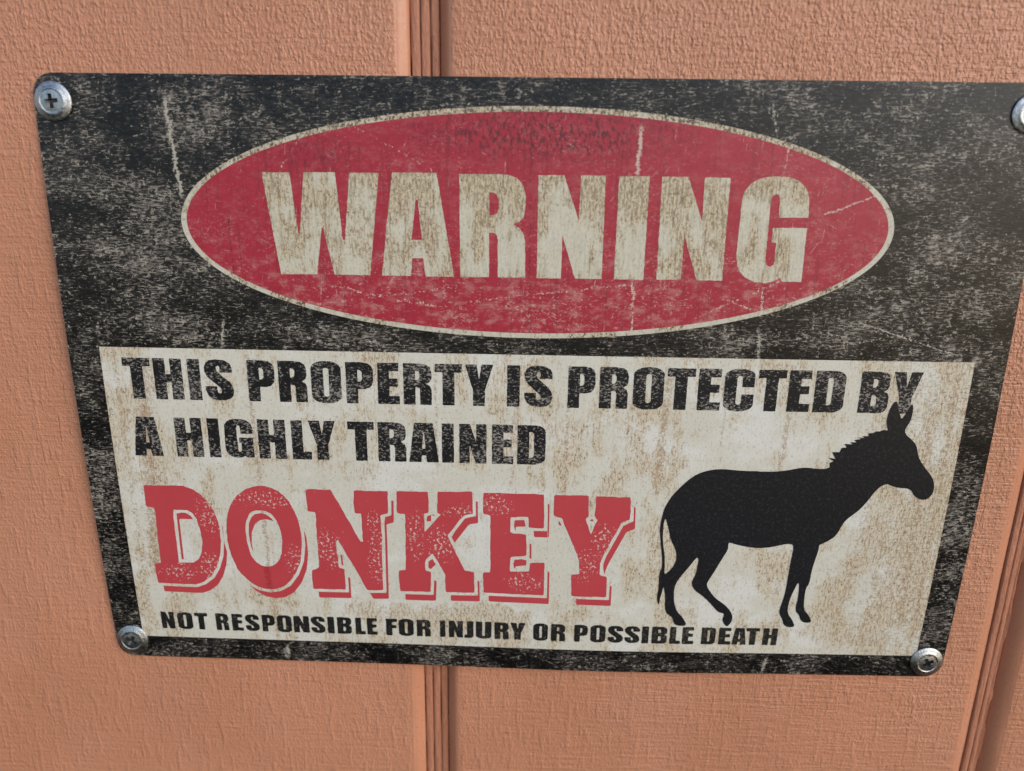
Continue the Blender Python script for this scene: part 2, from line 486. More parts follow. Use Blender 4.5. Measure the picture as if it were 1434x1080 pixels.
for gi, (gl, gr) in enumerate(GROOVES):
    b = WALL_Z
    wd = gr - gl
    if gi == 3:      # a deeper run: two plies stand as ledges, then the cut drops
        prof = [(3.0, -6.5), (3.35, -3.4), (3.6, -1.35), (4.0, -1.2), (5.6, -1.35), (5.9, -1.6), (6.1, -3.2), (6.35, -1.75), (6.8, -1.6), (8.0, -1.7), (8.3, -2.3), (8.6, -3.3), (9.3, -3.4), (10.3, -3.1), (10.7, -4.4), (11.0, -6.5)]
        cr = {1: 1.2, 6: 1.0, 11: .6, 12: .6, 13: .5}
    else:
        prof = [(3.0, -6.5), (3.5, -4.6), (3.9, -2.75), (4.3, -2.6), (5.9, -2.7), (6.3, -3.0), (6.55, -4.6), (6.85, -3.05), (7.3, -2.9), (8.8, -3.0), (9.2, -3.3), (9.5, -5.2), (9.8, -3.35), (10.3, -3.2), (11.6, -3.3), (12.1, -3.6), (12.4, -5.2), (12.7, -6.5)]
        cr = {1: 1.5, 6: 1.2, 11: 1.0, 16: 1.2}
    prof = [(gl + x, b + z) for x, z in prof]
    sweep('groove_ply', prof, ys, [.07] * len(prof), wall, CHANNEL, cr)
# backing that closes the cuts
bx0, bx1, bz0, bz1 = ENDS[0] + 2, ENDS[1] - 2, WALL_Z - 22, WALL_Z - 12.2
vs_ = [w3(x, y, z) for z in (bz0, bz1) for y in (YB + 1, YT - 1) for x in (bx0, bx1)]
link('backing_sheet', mesh('backing_sheet', vs_, [(0, 1, 3, 2), (4, 6, 7, 5), (0, 4, 5, 1), (2, 3, 7, 6), (0, 2, 6, 4), (1, 5, 7, 3)]), CHANNEL, wall)

# ------------------------------------------------------------------ polygons laid on the bowed sheet
BOW = (0.894, 2.545, 1.301)
def bow(x, y):
    X, Y = x / (W / 2), y / (H / 2)
    return BOW[0] * (1 - X * X) + BOW[1] * (1 - Y * Y) + BOW[2] * np.exp(-((X - .2) / .35) ** 2) * np.clip((.2 - Y) / 1.2, 0, 1) ** 2

def inside(pts, rings):
    c = np.zeros(len(pts), bool)
    x, y = pts[:, 0], pts[:, 1]
    for r in rings:
        r = np.asarray(r, float); s = np.roll(r, -1, 0)
        for (x0, y0), (x1, y1) in zip(r, s):
            if y0 == y1: continue
            hit = ((y0 > y) != (y1 > y)) & (x < (x1 - x0) * (y - y0) / (y1 - y0) + x0)
            c ^= hit
    return c

def edge_dist(pts, rings):
    d = np.full(len(pts), 1e9)
    for r in rings:
        r = np.asarray(r, float); s = np.roll(r, -1, 0)
        for a, b in zip(r, s):
            ab = b - a; L = ab @ ab
            if L < 1e-12: continue
            t = np.clip(((pts - a) @ ab) / L, 0, 1)
            d = np.minimum(d, np.hypot(*(pts - a - t[:, None] * ab).T))
    return d

def resample(r, step):
    out = []
    r = [tuple(map(float, p)) for p in r]
    for a, b in zip(r, r[1:] + r[:1]):
        k = max(1, int(math.ceil(math.hypot(b[0] - a[0], b[1] - a[1]) / step)))
        out += [(a[0] + (b[0] - a[0]) * i / k, a[1] + (b[1] - a[1]) * i / k) for i in range(k)]
    return out

def tri(rings, step=4.0, keep=None):
    """triangulate rings (even-odd) with inner grid points so that the print follows the sheet"""
    rings = [resample(r, step) for r in rings]
    V, E = [], []
    for r in rings:
        k = len(V); V += r
        E += [(k + i, k + (i + 1) % len(r)) for i in range(len(r))]
    A = np.array(V)
    lo, hi = A.min(0), A.max(0)
    if (hi - lo).max() > step * 1.5:
        gx, gy = np.meshgrid(np.arange(math.floor(lo[0] / step), hi[0] / step + 1) * step, np.arange(math.floor(lo[1] / step), hi[1] / step + 1) * step)
        G = np.c_[gx.ravel(), gy.ravel()]
        G = G[inside(G, rings)]
        if len(G): G = G[edge_dist(G, rings) > step * .3]
        V = V + [tuple(p) for p in G]
    v, e, f, *_ = delaunay_2d_cdt([Vector(p) for p in V], E, [], 0, 1e-5)
    v = np.array([(p.x, p.y) for p in v])
    f = np.array([list(t) for t in f if len(t) == 3])
    c = v[f].mean(1)
    ok = inside(c, rings) if keep is None else keep(c)
    f = f[ok]
    a, b2, c2 = v[f[:, 0]], v[f[:, 1]], v[f[:, 2]]
    ar = (b2[:, 0] - a[:, 0]) * (c2[:, 1] - a[:, 1]) - (b2[:, 1] - a[:, 1]) * (c2[:, 0] - a[:, 0])
    f = f[np.abs(ar) > 1e-7]; ar = ar[np.abs(ar) > 1e-7]
    f[ar < 0] = f[ar < 0][:, ::-1]
    return v, f

def flat_print(name, rings, lift, mat, parent, step=4.0, keep=None):
    v, f = tri(rings, step, keep)
    z = bow(v[:, 0], v[:, 1]) + lift
    me = mesh(name, [w3(x, y, zz) for (x, y), zz in zip(v, z)], [tuple(int(i) for i in t) for t in f])
    return link(name, me, mat, parent)

def offset_ring(r, d):
    """move a ring outward (ring made counter-clockwise first) by d, mitred with a limit"""
    r = np.asarray(r, float)
    x, y = r[:, 0], r[:, 1]
    if np.sum(x * np.roll(y, -1) - y * np.roll(x, -1)) < 0: r = r[::-1]
    p, q = np.roll(r, 1, 0), np.roll(r, -1, 0)
    e1 = r - p; e1 /= np.linalg.norm(e1, axis=1)[:, None]
    e2 = q - r; e2 /= np.linalg.norm(e2, axis=1)[:, None]
    n1 = np.c_[e1[:, 1], -e1[:, 0]]; n2 = np.c_[e2[:, 1], -e2[:, 0]]
    b = n1 + n2
    L = np.linalg.norm(b, axis=1); L[L < 1e-6] = 1
    b /= L[:, None]
    k = d / np.clip((b * n1).sum(1), .55, 1)
    return [tuple(t) for t in r + b * k[:, None]]

def arc(cx, cy, rx, ry, a0, a1, n=6):
    return [(cx + rx * math.cos(math.radians(a0 + (a1 - a0) * i / n)), cy + ry * math.sin(math.radians(a0 + (a1 - a0) * i / n))) for i in range(n + 1)]

def rrect(x0, y0, x1, y1, rx, ry=None, n=6):
    ry = rx if ry is None else ry
    return arc(x1 - rx, y1 - ry, rx, ry, 0, 90, n) + arc(x0 + rx, y1 - ry, rx, ry, 90, 180, n) + arc(x0 + rx, y0 + ry, rx, ry, 180, 270, n) + arc(x1 - rx, y0 + ry, rx, ry, 270, 360, n)

def chaikin(r, k=1):
    for _ in range(k):
        o = []
        for a, b in zip(r, r[1:] + r[:1]):
            o += [(a[0] * .75 + b[0] * .25, a[1] * .75 + b[1] * .25), (a[0] * .25 + b[0] * .75, a[1] * .25 + b[1] * .75)]
        r = o
    return r

def soften(r, rad=.35):
    """clip every corner a little, as ink does"""
    o = []
    n = len(r)
    for i in range(n):
        p, c, q = Vector(r[i - 1]), Vector(r[i]), Vector(r[(i + 1) % n])
        a, b = (p - c), (q - c)
        ka, kb = min(rad, a.length * .3), min(rad, b.length * .3)
        A, B = c + a.normalized() * ka, c + b.normalized() * kb
        m = (A + B) * .25 + c * .5
        o += [tuple(A), tuple(m), tuple(B)]
    return o

def ragged(r, step, amp):
    r = np.array(resample(r, step))
    j = rng.normal(size=r.shape)
    j = (j + np.roll(j, 1, 0) * .6) * amp
    return [tuple(p) for p in r + j]

# ------------------------------------------------------------------ traced print, millimetres on the sheet
WARN = {
    'W': [[(-84.02, 73.55), (-75.39, 73.66), (-73.67, 55.32), (-73.18, 55.33), (-71.06, 73.71), (-61.31, 73.84), (-59.68, 53.54), (-59.03, 53.55), (-56.92, 73.82), (-47.83, 73.86), (-51.46, 42.73), (-62.8, 42.7), (-65.82, 57.22), (-66.23, 57.21), (-68.37, 42.73), (-79.85, 42.54)]],
    'A': [[(-43.77, 73.98), (-30.16, 74.08), (-24.83, 42.64), (-33.92, 42.61), (-34.53, 48.26), (-37.99, 48.2), (-38.52, 42.7), (-47.76, 42.67)],
          [(-36.65, 66.03), (-36.05, 66.04), (-34.84, 53.92), (-38.17, 53.87)]],
    'R': [[(-23.15, 73.79), (-11.21, 73.94), (-8.05, 73.75), (-5.67, 72.95), (-3.87, 71.26), (-2.92, 68.79), (-2.71, 66.1), (-2.89, 63.01), (-3.42, 61.06), (-4.67, 59.75), (-6.47, 59.14), (-4.44, 57.92), (-3.21, 55.97), (-2.68, 53.61), (-2.53, 42.79), (-11.13, 42.65), (-11.23, 54.27), (-11.53, 55.65), (-12.26, 56.31), (-13.95, 56.52), (-13.87, 42.69), (-22.99, 42.54)],
          [(-13.94, 68.57), (-12.55, 68.43), (-11.55, 67.72), (-11.06, 66.38), (-11.04, 63.67), (-11.51, 62.31), (-12.38, 61.75), (-13.9, 61.61)]],
    'N': [[(1.01, 73.79), (8.88, 73.9), (13.68, 60.52), (14, 73.89), (21.46, 73.87), (21.55, 42.69), (13.11, 42.64), (8.84, 55.95), (8.71, 42.65), (1.1, 42.61)]],
    'I': [[(25.58, 73.81), (34.76, 73.85), (34.57, 42.65), (25.29, 42.63)]],
    'N2': [[(38.56, 73.82), (46.5, 73.81), (51.52, 60.66), (51.47, 73.76), (59.21, 73.71), (59.12, 42.76), (51.16, 42.75), (46.41, 56.69), (46.18, 42.84), (38.62, 42.72)]],
    'G': [[(83.87, 62.28), (83.51, 67.65), (82.99, 69.55), (81.88, 71.43), (79.54, 73.29), (76.72, 74.2), (73.59, 74.35), (70.48, 74.19), (67.82, 73.52), (65.41, 72.05), (63.83, 70.06), (63.25, 67.76), (63.12, 63.92), (62.9, 50.22), (63.46, 47.44), (64.53, 45.46), (66.42, 43.68), (69.36, 42.51), (72.62, 42.16), (75.36, 42.93), (77.26, 44.04), (77.6, 42.76), (83.84, 42.73), (83.73, 59.25), (73.33, 59.1), (73.4, 54.8), (74.77, 54.67), (74.92, 49.21), (74.66, 47.89), (73.6, 47.2), (72.46, 47.78), (72.01, 49.56), (71.91, 66.73), (72.39, 68.65), (73.43, 69.23), (74.39, 68.67), (74.73, 66.77), (74.8, 62.23)]],
}
DONKEY = {
    'D': [[(-133.28, -31.04), (-119.27, -30.93), (-115.8, -32.35), (-112.08, -35.68), (-109.79, -39.82), (-108.48, -44.78), (-108.26, -51.37), (-109.15, -57.59), (-110.84, -62.36), (-113.14, -66.13), (-116.26, -68.64), (-119.24, -69.81), (-123.51, -69.8), (-133.22, -69.59), (-133.44, -61.78), (-131.18, -61.44), (-130.59, -39.43), (-133.45, -39.11)],
          [(-124.12, -40.13), (-119.2, -40.09), (-117.49, -41.14), (-116.22, -43.25), (-115.23, -47.51), (-114.98, -52.61), (-115.83, -56.76), (-117.07, -59.41), (-119.35, -60.9), (-124.51, -61.22)]],
    'O': [[(-92.06, -29.99), (-87.22, -31.32), (-83.42, -34.63), (-80.88, -39.99), (-79.53, -46.45), (-79.42, -52.55), (-80.34, -58.77), (-82.46, -64.08), (-85.61, -68.43), (-89.08, -70.58), (-92.43, -71.12), (-96.14, -70.38), (-99.69, -68.09), (-103.04, -63.95), (-105.05, -58.5), (-106, -52.84), (-105.98, -47.23), (-105.19, -42.17), (-103.08, -36.65), (-100.02, -33.13), (-96.19, -30.83)],
          [(-93.32, -39.34), (-90.21, -40.15), (-88.12, -42.43), (-86.82, -46.16), (-86.27, -50.71), (-86.79, -55.34), (-88.11, -59.01), (-90.15, -61.17), (-93.01, -61.78), (-95.72, -60.82), (-97.79, -58.01), (-98.81, -54.16), (-99.25, -49.06), (-98.82, -44.5), (-97.32, -41.2), (-95.41, -39.75)]],
    'N': [[(-76.7, -31.13), (-68.04, -31.05), (-58.5, -50.8), (-57.75, -50.47), (-57.83, -39.74), (-60.4, -39.66), (-60.11, -31.08), (-48.26, -31.01), (-48.47, -39.33), (-51.08, -40.15), (-51.04, -47.14), (-51.36, -69.98), (-56.98, -70.17), (-66.69, -49.98), (-67.31, -51.17), (-66.98, -61.23), (-64.92, -61.69), (-64.93, -70.16), (-76.67, -70.28), (-76.73, -62.58), (-73.97, -61.6), (-73.81, -39.79), (-76.5, -39.47)]],
    'K': [[(-45.23, -30.93), (-34.44, -30.89), (-34.29, -38.69), (-36.19, -39.24), (-35.89, -46.2), (-30.12, -39.31), (-31.37, -38.86), (-31.24, -30.81), (-19.25, -30.49), (-19.13, -38.76), (-22.27, -39.34), (-27.98, -47.47), (-21.96, -61.09), (-18.74, -61.5), (-18.54, -69.91), (-28.99, -70.01), (-28.88, -62.88), (-33.33, -54.49), (-36, -57.4), (-36.09, -61.29), (-33.94, -62.01), (-34.34, -70.2), (-45.3, -70.2), (-45.47, -61.6), (-42.93, -61.51), (-42.62, -39.42), (-45.41, -39.25)]],
    'E': [[(-15.54, -30.78), (5.39, -30.82), (5.49, -43.6), (0.33, -43.55), (0.12, -39.46), (-6.13, -39.78), (-5.92, -45.82), (-0.52, -46.16), (-0.37, -54.47), (-6.03, -55.26), (-6.06, -60.82), (0.8, -60.59), (0.82, -57.25), (6.05, -56.98), (6.15, -70.08), (-15.35, -69.79), (-15.68, -61.66), (-12.93, -61.31), (-13.02, -39.18), (-15.52, -38.66)]],
    'Y': [[(8.71, -30.97), (20.52, -30.92), (20.84, -38.66), (19.73, -39.67), (21.9, -45.64), (24, -39.81), (22.81, -38.86), (23.04, -31.1), (34.8, -31.31), (35.1, -39.54), (32.15, -40.84), (26.52, -53.44), (25.54, -56.52), (25.63, -61.39), (28.21, -62.09), (28.24, -70.18), (15.91, -70.02), (15.51, -61.42), (18.46, -61.08), (18.1, -55.19), (11.63, -39.64), (8.71, -38.73)]],
}
ROW0 = [('T', -135.06, -125.78), ('H', -124.75, -115.18), ('I', -113.32, -109.16), ('S', -107.85, -98.31), ('P', -93.39, -84.44), ('R', -83.17, -73.8), ('O', -72.34, -62.38), ('P', -60.81, -51.76), ('E', -50.33, -43.36), ('R', -41.84, -32.56), ('T', -31.45, -22.54), ('Y', -21.6, -12.34), ('I', -7.75, -3.6), ('S', -2.17, 7.18), ('P', 12.13, 21.04), ('R', 22.45, 31.73), ('O', 33.42, 43.37), ('T', 44.3, 53.44), ('E', 54.45, 61.72), ('C', 62.91, 72.68), ('T', 73.75, 82.77), ('E', 83.75, 90.79), ('D', 92.19, 101.97), ('B', 106.81, 116.34), ('Y', 117.11, 126.45)]
ROW1 = [('A', -134.65, -124.66), ('H', -119.93, -110.67), ('I', -108.67, -104.77), ('G', -103.08, -93.28), ('H', -91.62, -82.23), ('L', -80.2, -73.68), ('Y', -74.39, -65.25), ('T', -61.14, -52.19), ('R', -50.93, -41.53), ('A', -40.59, -30.47), ('I', -29.4, -25.42), ('N', -23.54, -14.45), ('E', -12.63, -5.64), ('D', -4.12, 5.33)]
ROW2 = [('N', -134.2, -129.31), ('O', -128.12, -122.52), ('T', -121.69, -116.84), ('R', -113.84, -109.14), ('E', -107.9, -103.86), ('S', -102.97, -97.69), ('P', -96.7, -91.94), ('O', -91.17, -85.74), ('N', -85.05, -79.29), ('S', -78.68, -73.34), ('I', -72.51, -70.03), ('B', -68.94, -63.63), ('L', -62.24, -58.57), ('E', -57.98, -54.3), ('F', -51, -46.9), ('O', -46.34, -40.85), ('R', -39.77, -34.63), ('I', -31.28, -29.26), ('N', -28, -22.82), ('J', -22.38, -19), ('U', -18.18, -12.47), ('R', -11.38, -6.19), ('Y', -5.72, -0.15), ('O', 2.73, 8.03), ('R', 9.12, 14.29), ('P', 17.53, 22.45), ('O', 23.38, 28.83), ('S', 29.6, 35.23), ('S', 35.68, 41.2), ('I', 41.95, 44.39), ('B', 45.53, 51.11), ('L', 52.01, 55.95), ('E', 56.52, 60.59), ('D', 63.43, 68.56), ('E', 69.67, 74.01), ('A', 74.47, 79.78), ('T', 79.49, 84.37), ('H', 85.66, 90.83)]
SILHOUETTE = [[(47.61, -32.62), (48.94, -30.01), (51.72, -26.65), (55.13, -23.13), (58.65, -21.25), (61.92, -20.46), (65.23, -20.21), (68.26, -20.51), (72.61, -20.79), (77.27, -20.73), (76.47, -20.89), (82.46, -20.84), (86.4, -20.33), (90.6, -19.35), (92.9, -19.13), (96.94, -19.59), (99.25, -19.47)],
    [(100.51, -18.91), (100.3, -17.3), (101.55, -16.74), (99.67, -15.53), (102.09, -15.84), (100.62, -13.49), (103.09, -13.44), (103.54, -11.92), (105.15, -11.71), (104.33, -10.49), (106.97, -10.62), (106.05, -9.86), (108.18, -9.89), (107.26, -9.14), (109.48, -8.64), (108.59, -8.14), (110.57, -8.27), (109.84, -7.69), (111.78, -7.55), (111.65, -6.68), (113.26, -6.48), (113.98, -5.88), (115.13, -5.92), (116.36, -5.38), (117.85, -5.53)],
    [(117.23, -3.81), (116.9, -2.09), (117.02, -0.03), (117.38, 1.86), (118.06, 3.74), (118.69, 4.5), (119.26, 4.37), (119.78, 3.09), (120.68, 0.38), (121.65, -1.66), (122.54, -0.1), (123.37, 1.8), (123.8, 3.16), (124.24, 3.65), (124.79, 3.01), (124.94, 0.46), (124.67, -2.29), (123.43, -4.73), (123.44, -6.47), (126.38, -8.86), (127.97, -10.58), (128.92, -13.38), (129.76, -15.49), (131.89, -18.31), (134.29, -20.78), (135.89, -23.28), (136.33, -25.45), (136.25, -24.09), (136.47, -27.31), (135.06, -29.84), (132.84, -30.25), (130.23, -28.82), (128.84, -26.53), (126.8, -25.93), (125.19, -26.03), (122.41, -25.35), (120.63, -24.66), (120.28, -24.56), (118.42, -25.5), (116.73, -27.55), (115.16, -30.52), (112.69, -34.28), (110.61, -36.19), (108.54, -38.3), (107.48, -40.39), (106.52, -43.26), (105.09, -45.2), (102.91, -46.78), (100.98, -47.78)],
    [(100.86, -48.12), (100.71, -50.84), (99.9, -55.15), (99.51, -58.71), (99.39, -63.1), (98.43, -65.13), (98.39, -68.77), (98.78, -73.68), (100.95, -76.12), (102.5, -79.09), (99.6, -79.27), (98.19, -78.04), (97.36, -75.77), (96.09, -74.76), (95.82, -72.09), (96.21, -69.63), (96.01, -63.97), (95.4, -62.78), (94.96, -63.99), (93.72, -68.05), (93.12, -71.74), (93.23, -75.44), (95.14, -77.89), (96.68, -81), (94.14, -81.26), (92.41, -80.24), (91.77, -77.96), (90.45, -75.91), (90.2, -73.85), (90.98, -70.14), (91.49, -65.67), (91.59, -60.86), (91.81, -54.14), (92.24, -48.68), (91, -47.55), (88.3, -47.99), (84.64, -49.03), (80.04, -49.62), (75.5, -49.01), (72.33, -48.31), (69.84, -47.51), (69.47, -47.98), (69.59, -50.29), (68.3, -53.03), (66.87, -56.19), (65.44, -59.57), (63.51, -63.39), (63.55, -64.99), (65.11, -67.37), (67.09, -69.77), (70.9, -72.55), (72.91, -74.98), (73.83, -77.03), (73.82, -78.69), (73.1, -80.37), (72.31, -81.43), (71.14, -80.4), (70.24, -78.54), (70.75, -76.46), (70.51, -75.85), (68.69, -75.47), (67.12, -73.85), (64.73, -71.03), (61.66, -68.25), (59.41, -66.67), (58.16, -64.29), (58.34, -62.29), (59.22, -60.29), (59.62, -56.73), (59.75, -54.18), (59.16, -53.41), (58.08, -55), (56.24, -57.98), (54.05, -61.19), (52.82, -63.4), (52.15, -66.02), (52.19, -68.84), (52.61, -72.07), (53.75, -75.33), (56.08, -77.76), (57.97, -81.25), (54.22, -81.32), (52.86, -79.89), (52.55, -78.24), (51.39, -77.02), (50.08, -76.22), (49.37, -73.77), (49.25, -69.71), (48.5, -65.69), (48.15, -65.7), (47.9, -68.12), (47.3, -70.56), (47.19, -73), (46.31, -70.58), (46.35, -68.55), (46.68, -65.73), (46.43, -62.14), (46.61, -59.76), (47.19, -58.17), (47.12, -54.64), (46.29, -49.23), (45.53, -44.31), (45.49, -41.28), (45.94, -37.88), (46.58, -34.87)],
    [(46.99, -38.23), (48.28, -41.97), (49.5, -46.9), (51.51, -50.71), (51.98, -53.37), (51.91, -55.12), (50.99, -57.69), (48.74, -60.31), (48.24, -60.12), (48.15, -56.97), (47.87, -53.06), (46.92, -48.44), (46.61, -45.05), (46.54, -41.63)]]

# condensed heavy capitals, each in a unit box
def glyphs():
    g = {}
    g['T'] = [[(0, 1), (1, 1), (1, .80), (.72, .80), (.72, 0), (.28, 0), (.28, .80), (0, .80)]]
    g['H'] = [[(0, 0), (0, 1), (.41, 1), (.41, .62), (.59, .62), (.59, 1), (1, 1), (1, 0), (.59, 0), (.59, .42), (.41, .42), (.41, 0)]]
    g['I'] = [[(0, 0), (0, 1), (1, 1), (1, 0)]]
    g['S'] = [[((x - 160) / 192, (386 - y) / 291) for x, y in [(350, 187), (264, 187), (269, 155), (266, 145), (255, 139), (244, 146), (241, 160), (250, 184), (290, 220), (328, 252), (346, 282), (352, 314), (345, 350), (322, 373), (286, 384), (245, 386), (205, 377), (176, 352), (163, 318), (162, 285), (240, 285), (241, 320), (246, 332), (256, 338), (267, 331), (270, 316), (262, 295), (220, 257), (180, 220), (163, 185), (161, 155), (174, 120), (202, 101), (250, 95), (300, 100), (334, 120), (348, 150)]]]
    g['P'] = [[(0, 0), (0, 1), (.58, 1), (.80, .98), (.94, .92), (1, .82), (1, .56), (.95, .45), (.83, .38), (.65, .355), (.43, .355), (.43, 0)],
              [(.43, .82), (.54, .81), (.59, .77), (.59, .59), (.54, .545), (.43, .535)]]
    g['R'] = [[(0, 0), (0, 1), (.56, 1), (.80, .98), (.95, .91), (1, .80), (1, .66), (.96, .57), (.82, .51), (.95, .46), (1, .37), (1, 0), (.59, 0), (.59, .36), (.565, .415), (.42, .43), (.42, 0)],
              [(.42, .825), (.53, .815), (.58, .77), (.58, .66), (.53, .61), (.42, .60)]]
    g['O'] = [rrect(0, -.012, 1, 1.012, .46, .18), rrect(.41, .15, .59, .85, .09, .055)]
    g['E'] = [[(0, 0), (0, 1), (1, 1), (1, .80), (.55, .80), (.55, .625), (.95, .625), (.95, .43), (.55, .43), (.55, .20), (1.03, .20), (1.03, 0)]]
    g['F'] = [[(0, 0), (0, 1), (1, 1), (1, .80), (.55, .80), (.55, .62), (.93, .62), (.93, .43), (.55, .43), (.55, 0)]]
    g['Y'] = [[(0, 1), (.41, 1), (.50, .63), (.59, 1), (1, 1), (.715, .39), (.715, 0), (.285, 0), (.285, .39)]]
    g['C'] = [[(1, .575)] + arc(.54, .832, .46, .18, 0, 90) + arc(.46, .832, .46, .18, 90, 180) + arc(.46, .168, .46, .18, 180, 270) + arc(.54, .168, .46, .18, 270, 360) +
              [(1, .40), (.59, .40)] + arc(.50, .205, .09, .055, 360, 180) + arc(.50, .795, .09, .055, 180, 0) + [(.59, .575)]]
    g['D'] = [[(0, 0), (0, 1)] + arc(.60, .83, .40, .17, 90, 0) + arc(.60, .17, .40, .17, 0, -90), [(.42, .175), (.42, .825)] + arc(.50, .765, .09, .06, 90, 0, 3) + arc(.50, .235, .09, .06, 0, -90, 3)]
    g['B'] = [[(0, 0), (0, 1), (.56, 1), (.82, .98), (.95, .91), (.98, .82), (.98, .68), (.94, .58), (.83, .53), (.95, .48), (1, .39), (1, .17), (.95, .07), (.84, .015), (.64, 0)],
              [(.42, .83), (.53, .82), (.58, .78), (.58, .67), (.53, .625), (.42, .615)], [(.42, .44), (.54, .43), (.59, .385), (.59, .225), (.54, .18), (.42, .17)]]
    g['A'] = [[(0, 0), (.19, 1), (.81, 1), (1, 0), (.595, 0), (.575, .175), (.425, .175), (.405, 0)], [(.44, .345), (.56, .345), (.508, .78), (.492, .78)]]
    g['N'] = [[(0, 0), (0, 1), (.385, 1), (.62, .53), (.62, 1), (1, 1), (1, 0), (.60, 0), (.38, .47), (.38, 0)]]
    g['L'] = [[(0, 0), (0, 1), (.58, 1), (.58, .20), (1, .20), (1, 0)]]
    g['J'] = [[(.30, 1), (1, 1), (1, .20), (.95, .08), (.82, .01), (.60, 0), (0, 0), (0, .18), (.20, .185), (.29, .22), (.30, .30)]]
    g['U'] = [[(0, 1), (.41, 1)] + arc(.50, .205, .09, .055, 180, 360, 6) + [(.59, 1), (1, 1)] + arc(.54, .17, .46, .18, 0, -90) + arc(.46, .17, .46, .18, -90, -180)]
    G = np.array(WARN['G'][0]); lo, hi = G.min(0), G.max(0)
    g['G'] = [[tuple(p) for p in (G - lo) / (hi - lo)]]
    return g
GL = glyphs()

# ------------------------------------------------------------------ the sign
sign = bpy.data.objects.new('warning_sign', None)
col.objects.link(sign)
sign.location = (0, 0, SIGN_H)
sign['label'] = 'black, red and cream tin warning sign with donkey silhouette, screwed to the siding'
sign['category'] = 'sign'

# bent tin sheet with rounded corners and real thickness
ring = rrect(-W / 2, -H / 2, W / 2, H / 2, 6.2, n=10)
ring_r = resample(ring, 5.0)
v, f = tri([ring], 5.0)
T = .5
z = bow(v[:, 0], v[:, 1])
n0 = len(v)
vs_ = [w3(x, y, zz) for (x, y), zz in zip(v, z)] + [w3(x, y, zz - T) for (x, y), zz in zip(v, z)]
fs = [tuple(int(i) for i in t) for t in f] + [tuple(int(i) + n0 for i in t[::-1]) for t in f]
ec = {}
for t in f:
    for a, b in ((t[0], t[1]), (t[1], t[2]), (t[2], t[0])):
        ec[(int(a), int(b))] = 1
for (a, b) in ec:
    if (b, a) not in ec: fs.append((b, a, a + n0, b + n0))
link('metal_sheet', mesh('metal_sheet', vs_, fs), BLACK, sign)

EC, EA, EB = (0.0, 58.5), 110.4, 35.1
def ell(a, b, n=160):
    return [(EC[0] + a * math.cos(2 * math.pi * i / n), EC[1] + b * math.sin(2 * math.pi * i / n)) for i in range(n)]
oval = flat_print('red_oval', [ell(EA - 1.75, EB - 1.6)], .09, RED, sign)
flat_print('oval_border', [ell(EA, EB), ell(EA - 2.4, EB - 2.2)], .06, CRIM, oval, 4.0)
for k in ('W', 'A', 'R', 'N', 'I', 'N2', 'G'):
    flat_print('letter', [ragged(soften(r, .15), .6, .035) for r in WARN[k]], .14, CLET, oval)

panel = flat_print('cream_panel', [[(-142, -92.6), (142.1, -92.6), (142.1, 17.85), (-142, 17.85)]], .05, PANEL, sign)
def text_row(row, y0, y1, mat, grow=0.0):
    for ch, x0, x1 in row:
        rings = [[(x0 + p[0] * (x1 - x0), y0 + p[1] * (y1 - y0)) for p in r] for r in GL[ch]]
        flat_print('letter', [ragged(soften(r, .18 if y1 - y0 > 10 else .3), .5, .03) for r in rings], .10, mat, panel)
text_row(ROW0, .30, 14.35, LBLACK)
text_row(ROW1, -20.05, -6.05, LBLACK)
text_row(ROW2, -89.0, -81.85, SBLACK)

SH = (1.85, -3.55)
for k in 'DONKEY':
    rings = DONKEY[k]
    sh = [[(x + SH[0], y + SH[1]) for x, y in r] for r in rings]
    flat_print('letter_shadow', [soften(r, .5) for r in sh], .08, DSHADE, panel)
    D = 1.12
    big = [offset_ring(rings[0], D)] + [offset_ring(r, -D) for r in rings[1:]]
    def keep(c, rings=rings):
        return inside(c, rings) | (edge_dist(c, rings) < D * 1.32)
    flat_print('letter_outline', [soften(r, .4) for r in big], .11, PANEL, panel, 2.5, keep)
    flat_print('letter', [ragged(chaikin(r) if k == 'O' else soften(r, .5), 1.3, .06) for r in rings], .14, DRED, panel)

b1, mane, b2, b3, hole = SILHOUETTE
def smooth_run(r, ends=True):
    o = [r[0]]
    for a, b in zip(r, r[1:]):
        o += [(a[0] * .75 + b[0] * .25, a[1] * .75 + b[1] * .25), (a[0] * .25 + b[0] * .75, a[1] * .25 + b[1] * .75)]
    return o + [r[-1]]
flat_print('donkey_silhouette', [smooth_run(b1) + mane + smooth_run(b2 + b3), chaikin(hole)], .17, DONK, panel, 4.0)

